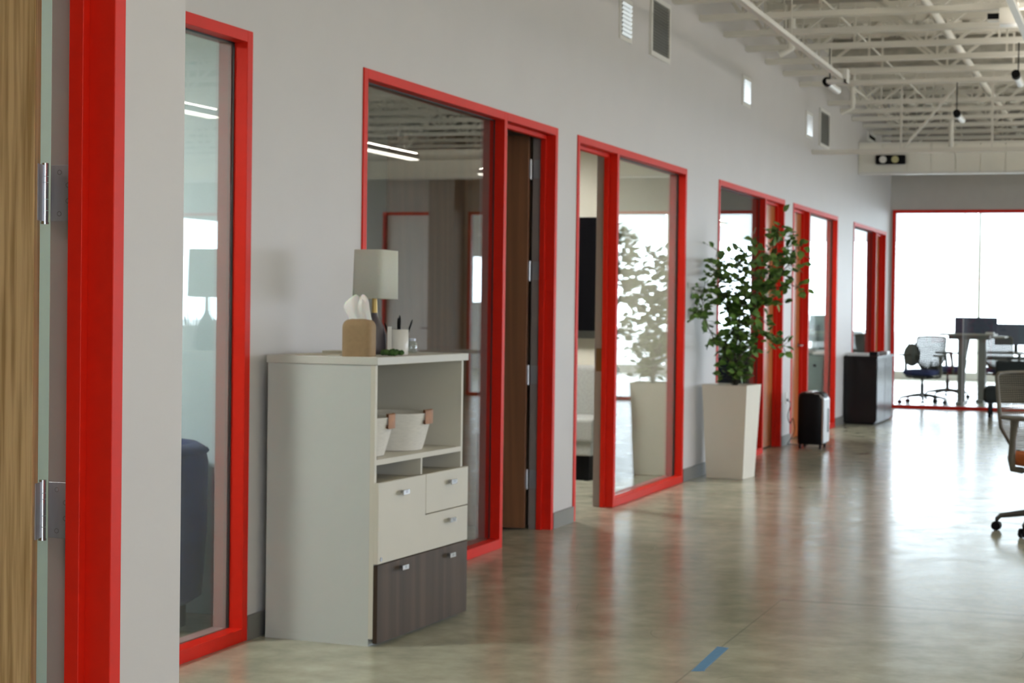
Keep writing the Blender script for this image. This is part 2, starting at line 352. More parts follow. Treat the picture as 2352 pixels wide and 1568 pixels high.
struct(w.build('wall_right', 'wall'))
w = MB(); w.box(-3.4, YB-.15, 0, XR, YB, .4); w.box(-3.4, YB-.15, 2.8, XR, YB, ZC); w.box(-3.4, YB-.15, .4, 6.5, YB, 3.2); w.box(13, YB-.15, .4, XR, YB, 3.2)
for i in range(2): w.box(8.7+i*2.2-.1, YB-.15, .4, 8.7+i*2.2+.1, YB, 3.2)
struct(w.build('wall_back', 'wall'))

# ---------------------------------------------------------------- red framed windows and doors in the left wall
def window_unit(n, X0, y0, y1, mull):      # mull: 'lo' / 'hi' side shared with the door
    e = sempty('window_%d' % n, (X0, y0, 0)); L = y1-y0; t = .047
    a = 0 if mull == 'lo' else t; b = L if mull == 'hi' else L-t
    for nm, xa, xb, m_, tt in (('frame', -.055, .008, 'red', t), ('inner_frame', -.125, -.066, 'grey_frame', t)):
        q = MB()
        if mull != 'lo': q.box(xa, 0, 0, xb, tt, HT)
        if mull != 'hi': q.box(xa, L-tt, 0, xb, L, HT)
        q.box(xa, a, HT-tt, xb, b, HT); q.box(xa, a, 0, xb, b, .055)
        q.build(nm, m_, e, bevel=.0015, seg=1)
    q = MB(); x0, x1 = -.064, -.057
    B(x0, a, .055, x1, b, HT-t).build('glass_pane', 'glass', e)
    q.box(-.056, a, .055, -.051, a+.006, HT-t).box(-.056, b-.006, .055, -.051, b, HT-t).box(-.056, a, HT-t-.006, -.051, b, HT-t)
    q.build('gasket', 'gasket', e)
    return e
def hinge_at(e, hx, hy, z, side, ang, near=False):
    # jamb leaf + knuckle + door leaf, with screws
    q = MB(); s = 1 if side == 'R' else -1; h = .057
    q.box(-.137, hy-s*.002, z-h, -.086, hy+s*.003, z+h)
    hg = q.build('hinge', 'steel', e, bevel=.0006, seg=1)
    if near:
        for dx, dz in ((-.117, .042), (-.097, .016), (-.097, -.016), (-.117, -.042)):
            c = Vector((dx, hy-s*.0015, z+dz)); d2 = Vector((0, s*.0010, 0))
            sc = MB().tube([c, c-d2], .0055, 16).build('screw', 'deskm', hg); MB().tube([c-d2, c-d2*1.5], .0034, 14).tube([c-d2*1.5, c-d2*1.8], .0014, 6).build('screw_head', 'steel', hg)
    k = MB()
    for a_, b_ in ((-.059, -.036), (-.035, -.013), (-.012, .021), (.022, .0335), (.0345, .057)): k.tube([(hx, hy-s*.004, z+a_), (hx, hy-s*.004, z+b_)], .0075, 14)
    k.tube([(hx, hy-s*.004, z-.063), (hx, hy-s*.004, z-.059)], .0085, 12); k.tube([(hx, hy-s*.004, z+.057), (hx, hy-s*.004, z+.061)], .0075, 12)
    k.build('hinge_knuckle', 'chrome', e)
def door_unit(n, X0, y0, y1, side, ang, leafmat, lever=False, strike=False, t=.047):
    e = sempty('door_%d' % n, (X0, y0, 0)); L = y1-y0
    q = MB(); g = MB()
    q.box(-.083, 0, 0, .008, t, HT); q.box(-.083, L-t, 0, .008, L, HT); q.box(-.083, t, HT-t, .008, L-t, HT)
    q.box(-.083, t, 0, -.05, t+.025, HT-t-.025); q.box(-.083, L-t-.025, 0, -.05, L-t, HT-t-.025); q.box(-.083, t, HT-t-.025, -.05, L-t, HT-t)
    q.build('frame', 'red', e, bevel=.0015, seg=1)
    g.box(-.14, 0, 0, -.083, t, HT); g.box(-.14, L-t, 0, -.083, L, HT); g.box(-.14, t, HT-t, -.083, L-t, HT)
    g.build('inner_frame', 'grey_frame', e, bevel=.0015, seg=1)
    s = 1 if side == 'R' else -1
    hy = L-t if side == 'R' else t; hx = -.150; w_ = L-2*t-.006
    lf = MB(); ya, yb = (-w_, -.003) if side == 'R' else (.003, w_)
    lf.box(.023, ya, .012, .066, yb, HT-t-.004)
    leaf = lf.build('leaf', leafmat, e, bevel=.0015, seg=1); leaf.location = (hx, hy-s*.004, 0); leaf.rotation_euler = (0, 0, -s*R(ang))
    for z in (.31, .96, 1.605, 2.235):
        hinge_at(e, hx, hy, z, side, ang, n == 7)
        yy = (-.0035, -.001) if side == 'R' else (.001, .0035)
        B(.0, min(yy), z-.057, .045, max(yy), z+.057).build('hinge_leaf', 'steel', leaf)
    if lever:
        yl = ya+.07 if side == 'R' else yb-.07; dr = 1 if side == 'R' else -1
        h = MB(); h.tube([(.066, yl, 1.0), (.074, yl, 1.0)], .028, 18); h.tube([(.07, yl, 1.0), (.118, yl, 1.0), (.122, yl+dr*.02, 1.0), (.122, yl+dr*.12, 1.0)], .010, 10)
        h.build('lever_handle', 'chrome', leaf)
    if strike:
        yl = L-t if side == 'L' else t; ss = -1 if side == 'L' else 1
        B(-.128, yl, .94, -.088, yl+ss*.002, 1.10).box(-.115, yl, .99, -.10, yl+ss*.0035, 1.05).build('strike_plate', 'bronze', e)
    return e
specs = [None, ('oak', 88, 0, 0), ('cherry', 82, 0, 0), ('oak', 88, 0, 1), ('honey', 0, 1, 0), ('honey', 0, 1, 0), ('honey', 0, 1, 0)]
for i, (_, a, b_, sd) in enumerate(UN):
    mull = 'hi' if sd == 'R' else 'lo'
    window_unit(i+1, 0, a[0], a[1], mull)
    lm, an, lv, st = specs[i+1]
    door_unit(i+1, 0, b_[0], b_[1], sd, an, lm, lv, st)
door_unit(7, XN, 2.28, 3.281, 'R', 72, 'oak', t=.041)

# ================================================================ ROOF STEEL
GR = 'open web roof joists under the deck'
ordn = ['first', 'second', 'third', 'fourth', 'fifth', 'sixth', 'seventh', 'eighth', 'ninth', 'tenth', 'eleventh', 'twelfth', 'thirteenth', 'fourteenth', 'fifteenth', 'sixteenth', 'seventeenth', 'eighteenth', 'nineteenth', 'twentieth']
def make_joist(zb=3.72, zt=4.27, name='roof_joist', step=1.25, x0=.35):
    t = thing(name, '', 'roof joist', (0, 0, 0))
    MB().box(0, -.05, zb-.0, XR, -.006, zb+.045).box(0, .006, zb, XR, .05, zb+.045).build('bottom_chord', 'joist', t)
    MB().box(0, -.05, zt-.045, XR, -.006, zt+.02).box(0, .006, zt-.045, XR, .05, zt+.02).build('top_chord', 'joist', t)
    q = MB(); x = x0
    if x0 < .5: q.bar((.02, 0, zt-.03), (x, 0, zb+.02), .028)
    while x < XR-step:
        q.bar((x, 0, zb+.02), (x+step/2, 0, zt-.03), .026); q.bar((x+step/2, 0, zt-.03), (x+step, 0, zb+.02), .026)
        q.bar((x+step/2, 0, zb+.02), (x+step/2, 0, zt-.03), .020); q.bar((x, 0, zb+.02), (x, 0, zt-.03), .020); x += step
    q.build('web', 'joist', t)
    return t
j0 = make_joist(); ys = []
y = 14.70-.91*5
while y < 37: ys.append(y); y += .91
ys = [v for v in ys if not (19.7 < v < 20.5)]
front = sorted(v for v in ys if 12.7 < v < 26.3); rest = sorted(v for v in ys if v not in front)
for i, v in enumerate(front+rest):
    o = j0 if i == 0 else copy_tree(j0)
    o.location = (0, v, 0); o['group'] = GR
    if v in front:
        o['label'] = 'white open web roof joist, %s back from the top edge of the photo' % ordn[front.index(v)]
    else: o['label'] = 'white open web roof joist above or beyond the corridor, out of direct view'
g = make_joist(3.08, 4.27, 'roof_girder', 1.9, .95); g.location = (0, 20.08, 0); tag(g, 'deep white roof girder hanging lowest, crossing in front of the boxed beam', 'roof girder')
# boxed header beam with panel seams + emergency light
t = thing('boxed_beam', 'white boxed beam clad in seamed panels, crossing before the grey end wall', 'beam', (0, 23.45, 3.1))
q = MB(); x = 0
while x < XR: q.box(x+.005, 0, .03, min(x+.295, XR), .14, .37); x += .30
q.box(0, .012, .03, XR, .13, .36); q.build('cladding', 'deck', t)
B(0, -.01, 0, XR, .15, .03).build('bottom_trim', 'white', t); B(0, -.015, .37, XR, .15, .40).build('top_trim', 'joist', t)
t = thing('emergency_light', 'black twin head emergency light fixed on the boxed beam', 'emergency light', (.41, 23.43, 3.22))
B(-.185, -.07, 0, .185, 0, .115).build('housing', 'dark', t, bevel=.015)
for x, m_ in ((-.09, 'ceramic'), (.06, 'amber')): MB().tube([(x, -.068, .058), (x, -.082, .058)], .045, 18).build('lamp_head', m_, t)
# bridging pipes and conduits
def pipe(name, label, pts, r, m_='joist', n=10):
    return tag(MB().tube(pts, r, n).build(name, m_), label, 'pipe')
t = thing('linear_light', 'long slim white linear light running along the corridor near the left wall', 'light', (.915, 14.0, 3.4))
MB().box(-.022, -3.4, 0, .022, 2.2, .035).build('housing', 'white', t); 
for y in (-2.03, -.21, 1.61): MB().tube([(0, y, .03), (0, y, .34)], .004, 6).build('hanger_rod', 'joist', t)
B(-.12, 2.12, -.03, .05, 2.26, .0).box(.03, 2.12, -.03, .06, 2.26, .09).build('end_bracket', 'white', t)
pipe('conduit', 'white painted conduit threading through the joist webs along the ceiling', [(1.78, 9, 3.83), (1.78, 26.5, 3.83)], .035)
pipe('sprinkler_pipe', 'thin white sprinkler pipe crossing high beneath the deck', [(.0, 17.9, 4.05), (13.9, 17.9, 4.05)], .03)
pipe('bridging_bar', 'thin bridging line resting on the roof joists, left of the conduit', [(1.05, 12, 3.80), (1.05, 26.5, 3.80)], .009)
pipe('bridging_bar', 'thin bridging line close to the left wall top', [(.42, 12, 3.80), (.42, 26.5, 3.80)], .014)
pipe('drop_pipe', 'short white vertical pipe dropping beside the left wall joists', [(.55, 15.75, 4.32), (.55, 15.75, 3.62), (.45, 15.75, 3.58)], .035)
pipe('drop_pipe', 'white hooked pipe end hanging just before the low girder', [(.50, 19.6, 4.32), (.50, 19.6, 3.52), (.38, 19.6, 3.47)], .028)
pipe('drop_pipe', 'white vertical pipe standing on top of the boxed beam', [(1.15, 23.36, 4.32), (1.15, 23.36, 3.42)], .03)
tag(MB().tube([(.62, 15.15, 4.07), (13.6, 15.15, 4.07)], .17, 20).build('air_duct', 'duct'), 'round grey air duct crossing between the roof joists', 'duct')
tag(MB().tube([(.35, 19.25, 4.05), (13, 19.25, 4.05)], .15, 20).build('air_duct', 'duct'), 'round air duct crossing just before the low girder', 'duct')
t = thing('ceiling_box', 'white junction box with a black camera head hanging at the upper right', 'box', (2.50, 14.61, 3.60))
B(-.13, -.08, 0, .0, .08, .11).build('body', 'joist', t); B(-.13, -.085, -.016, .01, .085, 0).build('bottom_flange', 'white', t); B(-.22, -.04, .03, -.13, .04, .075).build('camera_head', 'dark', t)
B(-.22, -.04, .018, -.13, .04, .03).build('camera_plate', 'white', t); MB().tube([(-.06, .08, .11), (-.06, .08, .67)], .01, 6).build('hanger_rod', 'joist', t)
t = thing('linear_light', 'slim white linear light running along the ceiling at the right edge', 'light', (2.56, 12.5, 3.50)); MB().box(-.025, -2.5, 0, .025, 6.0, .035).build('housing', 'white', t); B(-.02, -2.45, .035, .02, 5.95, .038).build('uplight_glow', 'added_uplens', t)  # glow on the top face is added to brighten the ceiling deck
for y in (-.53, 1.29, 4.02, 5.84): MB().tube([(0, y, .03), (0, y, .24)], .004, 6).build('hanger_rod', 'joist', t)
def tube_light(x, y, label, ry):
    t = thing('tube_light', label, 'light', (x, y, 3.40), 0, 'short white tube lights hung from the joists')
    MB().tube([(0, 0, 0), (0, .58, 0)], .032, 14).build('tube', 'white', t); MB().tube([(0, -.06, .01), (0, 0, 0)], .038, 12).build('mount', 'dark', t); MB().tube([(0, ry, .02), (0, ry, .34)], .006, 6).build('hanger_rod', 'dark', t)
tube_light(.76, 16.4, 'short white tube light hung beside the end of the long linear light', .12)
tube_light(1.61, 19.3, 'short white tube light hung just before the low girder', -.05)
tube_light(2.39, 16.25, 'short white tube light hung at the right edge of the photo', .27)
# wall vents
def louver(y0, y1, z0, z1, label):
    t = thing('wall_louver', label, 'vent', (0, (y0+y1)/2, z0), 0, 'white louvred vents high on the left wall'); a = (y1-y0)/2; h = z1-z0
    q = MB(); q.box(0, -a, 0, .012, -a+.03, h); q.box(0, a-.03, 0, .012, a, h); q.box(0, -a+.03, 0, .012, a-.03, .03); q.box(0, -a+.03, h-.03, .012, a-.03, h); q.build('frame', 'white', t)
    B(.0, -a+.03, .03, .003, a-.03, h-.03).build('backing', 'grille', t)
    q = MB(); n_ = 8
    for i in range(n_):
        z = .045+i*(h-.09)/(n_-1); q.bar((.016, -a+.03, z), (.016, a-.03, z), .004, .022, up=(.46, 0, .9))
    q.build('slats', 'slat', t)
def grille(y0, y1, z0, z1, label):
    t = thing('return_air_grille', label, 'vent', (0, (y0+y1)/2, z0), 0, 'grey return air grilles high on the left wall'); a = (y1-y0)/2; h = z1-z0
    q = MB(); q.box(0, -a, 0, .02, -a+.035, h); q.box(0, a-.035, 0, .02, a, h); q.box(0, -a+.035, 0, .02, a-.035, .035); q.box(0, -a+.035, h-.035, .02, a-.035, h); q.build('frame', 'white', t)
    q = B(.0, -a+.035, .035, .006, a-.035, h-.035)
    for i in range(16): q.box(.006, -a+.035, .045+i*(h-.09)/16, .012, a-.035, .055+i*(h-.09)/16)
    q.build('mesh_panel', 'grille', t)
louver(12.264, 12.573, 3.24, 3.535, 'white louvred wall vent nearest to the viewer, above a doorway')
grille(13.08, 13.65, 3.236, 3.68, 'large grey return grille with white frame above the potted tree window')
louver(16.341, 16.69, 3.22, 3.49, 'white louvred wall vent above the leafy tree, the middle one')
louver(19.6, 20.0, 3.225, 3.51, 'white louvred wall vent beside the narrow grey grille, farthest one')
grille(20.45, 21.11, 3.21, 3.63, 'narrow looking grey return grille just before the boxed beam')
grille(24.19, 24.89, 3.60, 3.72, 'small grey grille above the boxed beam by the far corner')
# linear pendants over the open office (their lenses light the room)
k = 0
proto = None
for X_ in (4.2, 7.6, 11.0):
    for Y_ in (-3.5, 1.0, 5.2, 9.4, 13.3, 18.0, 22.6, 29.5, 34):
        if proto is None:
            proto = thing('pendant_light', '', 'light', (0, 0, 0))
            B(-.06, -1.2, .012, .06, 1.2, .07).build('housing', 'white', proto, bevel=.006)
            B(-.05, -1.19, 0, .05, 1.19, .012).build('lens', 'lens', proto); B(-.045, -1.15, .071, .045, 1.15, .076).build('uplight_glow', 'uplens', proto)
            
            for yc in (-.9, .9): MB().tube([(0, yc, .07), (0, yc, 1.2)], .003, 5).build('suspension_cable', 'joist', proto)
            o = proto
        else: o = copy_tree(proto)
        o.location = (X_, Y_, 3.0); o['group'] = 'long pendant lights over the open office'; o['label'] = 'long white pendant light over the open office, seen only as a reflection in glass'

# unseen ceiling lights, added to brighten the small rooms
for i, (yy, lab) in enumerate([(5.6, 'added unseen ceiling light brightening the room with the navy barrel chair'), (13.2, 'added unseen ceiling light brightening the room with the wall screen'), (3.08, 'added unseen ceiling light brightening the nearest room behind the open oak door'), (20.8, 'added unseen ceiling light brightening the room with the teal credenza')]):
    t = thing('added_room_light', lab, 'light', (-1.5 if i != 2 else -.6, yy, 2.74))
    q = MB(); ring2 = [(-.3, -.3, -.27, .3), (.27, -.3, .3, .3), (-.27, -.3, .27, -.27), (-.27, .27, .27, .3)]
    for a, b, c, d_ in ring2: q.box(a, b, 0, c, d_, .05)
    q.build('frame', 'white', t); B(-.27, -.27, .01, .27, .27, .03).build('diffuser', 'added_roomlens', t)

# ================================================================ CABINET and what stands on it
RZ = -R(3.0)
cab = thing('storage_cabinet', 'tall pale grey office cabinet with open shelf, cream drawers and dark wood bottom drawer', 'cabinet', (.536, 6.845, 0), RZ)
# local axes: x outwards to the corridor, y along the front. front plane x=0, depth 0.48, length 0.93
D_, L_, HC = .495, .900, 1.172
q = MB(); q.box(-D_, 0, .03, -.02, .02, 1.14); q.build('side_panel', 'lamside', cab, bevel=.001, seg=1)
B(-D_, L_-.02, .03, -.004, L_, 1.14).build('side_panel', 'lam', cab, bevel=.001, seg=1)
B(-.02, 0, .03, 0, .02, 1.14).build('edge_strip', 'lam', cab)
B(-D_, .02, .03, -D_+.015, L_-.02, 1.14).build('back_panel', 'lam', cab)
B(-D_, 0, 0, -.02, L_, .03).build('plinth', 'lamside', cab)
B(-D_-.005, -.004, 1.14, .012, L_+.02, HC).build('top', 'lamtop', cab, bevel=.002)
B(-D_+.015, .02, .733, -.004, L_-.02, .755).build('shelf', 'lam', cab)
B(-D_+.015, .02, .640, -.004, L_-.02, .655).build('shelf', 'lam', cab)
B(-D_+.015, .455, .655, -.004, .470, .733).build('divider', 'lam', cab)
B(-D_+.05, .03, .04, -.01, L_-.03, .60).build('carcass', 'lam', cab)
fx = .020
dr = B(0, .462, .494, fx, L_+.012, .664).build('drawer', 'lam', cab, bevel=.0015, seg=1)
q = MB(); q.prism([(0, 0, .334), (0, L_+.012, .334), (0, L_+.012, .490), (0, .458, .490), (0, .458, .664), (0, 0, .664)], (fx, 0, 0)); dl = q.build('drawer', 'lam', cab, bevel=.0015, seg=1)
wd = B(0, 0, .012, fx, L_+.012, .330).build('lower_drawer', 'walnut', cab, bevel=.0012, seg=1)
def pull(par, y, z, m_='chrome'):
    q = MB(); q.box(fx, y-.008, z-.006, fx+.026, y+.008, z+.006); q.box(fx+.020, y-.030, z-.011, fx+.026, y+.030, z+.009); q.build('pull_handle', m_, par, bevel=.001, seg=1)
pull(dr, .705, .615); pull(dl, .70, .447); pull(dl, .215, .612); pull(wd, .215, .300); pull(wd, .70, .292)
MB().tube([(fx, .03, .352), (fx+.003, .03, .352)], .009, 14).build('lock', 'steel', dl)
def on_cab(x, y, z=HC):     # local cabinet point to world
    v = Matrix.Rotation(RZ, 4, 'Z') @ Vector((x, y, 0)); return (.536+v.x, 6.845+v.y, z)
# rope baskets
def basket(loc, rz, label):
    t = thing('rope_basket', label, 'basket', loc, rz, None)
    prof = [(.115, 0)]
    for i in range(23):
        z = i*.0072; r = .122+.044*(z/.165)**.9; prof += [(r-.002, z), (r+.0018, z+.0036)]
    prof += [(.152, .163), (.112, .008), (.001, .006)]
    MB().lathe(prof, 36, sq=2.2, caps=False).build('body', 'rope', t, fix=False)
    for s in (-1, 1):
        q = MB(); pts = []
        for i in range(9):
            a = -.30+.60*i/8; pts.append((s*(.170*cos(a)), .170*sin(a)))
        for k in range(8):
            (a0, b0), (a1, b1) = pts[k], pts[k+1]
            q.add([(a0, b0, .115), (a1, b1, .115), (a1, b1, .175), (a0, b0, .175), (a0*.93, b0*.93, .118), (a1*.93, b1*.93, .118), (a1*.93, b1*.93, .178), (a0*.93, b0*.93, .178)], [(0,1,2,3), (7,6,5,4), (3,2,6,7), (0,4,5,1)])
        q.build('leather_handle', 'leather', t, bevel=.001, seg=1)
basket(on_cab(-.19, .575, .756), R(2), 'white rope basket with tan leather handle, fully seen on the open shelf')
basket(on_cab(-.19, .195, .756), R(6), 'white rope basket half hidden behind the cabinet side, nearer on the shelf')
# tissue box in a kraft cover with a pulled tissue
t = thing('tissue_box', 'brown kraft tissue box cover with rounded shoulders on the cabinet', 'tissue box', on_cab(-.118, .085), RZ+R(14))
prof = [(.062, 0), (.062, .118)] + [(.062-.026*(1-cos(a))-.0, .118+.034*sin(a)) for a in [i*pi/2/7 for i in range(1, 8)]] + [(.028, .154)]
MB().lathe([(r*1.0, z) for r, z in prof], 40, sq=6, rot=pi/4, caps=True).build('cover', 'kraft', t)
q = MB(); rnd = random.Random(3); N_ = 28; rows = 10; vs = []
for i in range(rows):
    k = i/(rows-1)
    for j in range(N_):
        a = 2*pi*j/N_; rr = .044*(1+.45*math.exp(-((a-pi*1.0)/.45)**2)*math.exp(-((k-.55)/.25)**2))*(1-.10*(1-k))*max(.05, 1-(k*.985)**4)**.5
        rr *= 1+.13*sin(3*a+1.3+k)+.10*sin(7*a+2*k)+.05*sin(11*a); vs.append((rr*cos(a)*1.12-.012*sin(k*pi), rr*sin(a)*.7, .150+.094*k+(.012*sin(2*a+.5)+.008*sin(5*a))*k))
fs = [(i*N_+j, i*N_+(j+1) % N_, (i+1)*N_+(j+1) % N_, (i+1)*N_+j) for i in range(rows-1) for j in range(N_)]; fs.append(tuple((rows-1)*N_+j for j in range(N_)))
q.add(vs, fs, True).build('tissue', 'tissue', t, sub=1, fix=True)
# table lamp
t = thing('table_lamp', 'table lamp with off-white shade on dark grey bottle base, on the cabinet', 'lamp', on_cab(-.215, .42), R(2))
MB().lathe([(.040, 0), (.050, .006), (.052, .03), (.050, .085), (.041, .12), (.025, .148), (.015, .165), (.013, .178)], 32).build('base', 'plum', t)
MB().lathe([(.0125, .178), (.0125, .179), (.010, .26), (.010, .32)], 16).build('neck', 'brass', t)
q = MB(); H0, H1 = .238, .446
vs = []; n = 4; pr = [(.130, H0), (.124, H1), (.1215, H1), (.1275, H0)]
q.lathe(pr, 48, sq=7, rot=0, caps=False); q.f += [(3*48+j, 3*48+(j+1) % 48, (j+1) % 48, j) for j in range(48)]; q.sm += [False]*48
sh = q.build('lamp_shade', 'shade', t); sh.rotation_euler = (R(0), R(1.2), R(78)); sh.scale = (.60, .60, 1)
MB().tube([(-.06, 0, .40), (.06, 0, .40)], .003, 6).tube([(0, -.06, .40), (0, .06, .40)], .003, 6).tube([(0, 0, .32), (0, 0, .402)], .004, 6).build('shade_frame', 'brass', t)
# pen cup + pens
px_, py_, pz_ = on_cab(-.12, .46)
t = thing('pen_cup', 'white ceramic pen cup on the cabinet, to the right of the lamp', 'cup', (px_, py_, pz_)); MB().lathe([(.040, 0), (.043, .004), (.0445, .108), (.0405, .108), (.039, .006), (.001, .006)], 32, caps=False).build('cup', 'ceramic', t, fix=False)
for i, (dx, dy, tx, ty, h_, lab) in enumerate([(-.020, -.010, -.34, -.1, .135, 'black pen leaning far left in the white pen cup'), (-.006, .012, -.05, .1, .150, 'black pen upright at the left middle of the pen cup'), (.008, -.006, .06, -.1, .162, 'thick black marker standing tallest in the pen cup'), (.020, .006, .30, .15, .150, 'black pen leaning right in the white pen cup')]):
    q = MB(); a = Vector((dx*.6, dy*.6, .008)); b = a+Vector((tx, ty, 1)).normalized()*h_
    q.tube([a, a+(b-a)*.9, b], [.0042+.0015*(i == 2), .0042+.0015*(i == 2), .002], 8)
    o = tag(q.build('pen', 'dark'), lab, 'pen', None); o.location = (px_, py_, pz_)
t = thing('white_card', 'narrow white card standing between the lamp base and pen cup', 'card', on_cab(-.135, .405), R(20)); B(-.009, -.0015, 0, .009, .0015, .12).build('card', 'ceramic', t)
# moss ball plant
q = MB(); rnd = random.Random(5)
for i in range(46):
    a = rnd.uniform(0, 2*pi); r = rnd.uniform(0, 1)**.5; q.sphere((.052*r*cos(a), .030*r*sin(a), .012+.014*rnd.random()*(1-r*.6)), rnd.uniform(.009, .014), 7, 5, (1, 1, .9))
o = tag(q.build('moss_tuft', 'moss'), 'small dark green moss tuft lying before the lamp base', 'plant'); o.location = on_cab(-.055, .265); o.rotation_euler = (0, 0, R(20)); o.scale = (.85, .85, .9)
# glass jar, small things and papers
t = thing('glass_jar', 'small clear glass jar behind the white pen cup', 'jar', on_cab(-.16, .675)); MB().lathe([(.026, 0), (.028, .003), (.028, .045), (.020, .055), (.020, .062), (.018, .062), (.018, .053), (.026, .043), (.026, .004), (.001, .004)], 20, caps=False).build('body', 'glass', t)
MB().lathe([(.021, .055), (.021, .066)], 20).build('lid', 'steel', t)
q = MB(); q.prism([(-.11, -.05, 0), (.10, -.06, 0), (.11, .05, 0), (-.10, .06, 0)], (0, 0, .004)); tag(q.build('envelope', 'paper', loc=on_cab(-.32, .16)), 'cream envelope lying flat at the back left of the cabinet top', 'envelope')
q = MB(); q.prism([(-.08, -.05, 0), (.08, -.05, 0), (.08, .05, 0), (-.08, .05, 0)], (0, 0, .012)); tag(q.build('notebook', 'paper', loc=on_cab(-.36, .42)), 'pale notebook lying behind the brown tissue box', 'notebook')

# blue tape stuck on the floor
q = MB(); q.prism([(1.855, 6.86, .0), (1.903, 6.885, .0), (1.897, 6.905, .0), (1.885, 7.39, .0), (1.836, 7.40, .0)], (0, 0, .0012)); tag(q.build('masking_tape', 'tape'), 'strip of blue masking tape stuck on the concrete floor', 'tape')

# ================================================================ PLANTER AND TREE
t = thing('planter', 'tall square off-white tapered planter standing against the wall', 'planter', (.262, 14.90, 0), -R(6))
bw, tw, hp = .157, .192, .765
q = MB(); q.add([(-bw,-bw,0), (bw,-bw,0), (bw,bw,0), (-bw,bw,0), (-tw,-tw,hp), (tw,-tw,hp), (tw,tw,hp), (-tw,tw,hp), (-tw+.02,-tw+.02,hp), (tw-.02,-tw+.02,hp), (tw-.02,tw-.02,hp), (-tw+.02,tw-.02,hp), (-tw+.03,-tw+.03,hp-.05), (tw-.03,-tw+.03,hp-.05), (tw-.03,tw-.03,hp-.05), (-tw+.03,tw-.03,hp-.05)],
      [(3,2,1,0), (0,1,5,4), (1,2,6,5), (2,3,7,6), (3,0,4,7), (4,5,9,8), (5,6,10,9), (6,7,11,10), (7,4,8,11), (8,9,13,12), (9,10,14,13), (10,11,15,14), (11,8,12,15)])
q.build('pot', 'planter', t, bevel=.003); B(-tw+.028, -tw+.028, hp-.08, tw-.028, tw-.028, hp-.03).build('soil', 'soil', t)
PL = [[(0.296, 14.9, 0.774), (0.215, 14.83, 1.06), (0.139, 14.76, 1.148), (0.099, 14.69, 1.255), (0.07, 14.62, 1.361), (0.074, 14.55, 1.484), (0.124, 14.48, 1.589)], [(0.051, 14.7, 1.371), (0.011, 14.55, 1.371), (0.022, 14.4, 1.325)], [(0.288, 14.9, 0.773), (0.278, 14.904, 1.131), (0.219, 14.908, 1.363), (0.153, 14.912, 1.56), (0.121, 14.916, 1.703), (0.121, 14.92, 1.865)], [(0.225, 14.88, 1.363), (0.209, 14.87, 1.595), (0.18, 14.86, 1.738), (0.236, 14.85, 1.809)], [(0.151, 14.932, 1.416), (0.087, 14.956, 1.632), (0.073, 14.98, 1.74)], [(0.296, 14.9, 0.774), (0.275, 14.925, 1.274), (0.274, 14.95, 1.49), (0.301, 14.975, 1.706), (0.319, 15.0, 1.857)], [(0.263, 14.98, 1.274), (0.202, 15.02, 1.562), (0.246, 15.06, 1.761), (0.292, 15.1, 1.781)], [(0.303, 14.86, 1.061), (0.352, 14.84, 1.418), (0.414, 14.82, 1.667), (0.47, 14.8, 1.968)], [(0.328, 14.956, 1.419), (0.411, 14.984, 1.563), (0.42, 15.012, 1.779), (0.387, 15.04, 1.852)], [(0.298, 14.9, 1.06), (0.413, 14.9, 1.348), (0.536, 14.9, 1.563), (0.604, 14.9, 1.777), (0.628, 14.9, 2.068)], [(0.403, 14.948, 1.348), (0.487, 14.972, 1.456), (0.565, 14.996, 1.922), (0.595, 15.02, 2.03)], [(0.53, 14.932, 1.564), (0.633, 14.948, 1.636), (0.692, 14.964, 1.815), (0.711, 14.98, 2.011)], [(0.641, 14.908, 1.635), (0.727, 14.912, 1.778), (0.784, 14.916, 1.92), (0.814, 14.92, 1.814)], [(0.577, 14.876, 1.545), (0.722, 14.858, 1.593), (0.861, 14.84, 1.537)], [(0.313, 14.84, 0.955), (0.416, 14.818, 1.135), (0.545, 14.795, 1.191), (0.656, 14.773, 1.168), (0.726, 14.75, 1.054)], [(0.54, 14.82, 1.19), (0.606, 14.76, 1.122), (0.672, 14.7, 1.071)], [(0.313, 14.94, 1.418), (0.454, 14.96, 1.438), (0.576, 14.98, 1.465), (0.626, 15.0, 1.451)], [(0.306, 14.972, 1.454), (0.439, 15.026, 1.528), (0.536, 15.08, 1.602)], [(0.295, 14.9, 0.809), (0.271, 14.833, 0.936), (0.211, 14.767, 1.061), (0.188, 14.7, 1.168)], [(0.302, 14.9, 0.81), (0.368, 14.85, 0.956), (0.421, 14.8, 1.022)], [(0.299, 14.9, 0.809), (0.351, 14.8, 0.885), (0.381, 14.7, 0.825)], [(0.288, 14.9, 0.809), (0.256, 14.825, 0.882), (0.248, 14.75, 0.82)], [(0.294, 14.9, 0.845), (0.3, 14.95, 0.952), (0.306, 15.0, 1.059)], [(0.409, 14.92, 1.348), (0.497, 14.935, 1.296), (0.538, 14.95, 1.271)], [(0.299, 14.852, 1.204), (0.342, 14.816, 1.276), (0.421, 14.78, 1.26)]]
tree = thing('leafy_tree', 'bushy green artificial ficus tree growing from the off-white planter', 'plant', (.29, 14.90, hp-.03))
st = MB(); lv = MB(); rnd = random.Random(11); O = Vector((.29, 14.90, hp-.03))
def clampx(v): v.x = max(v.x, .035+.0*v.y); return v
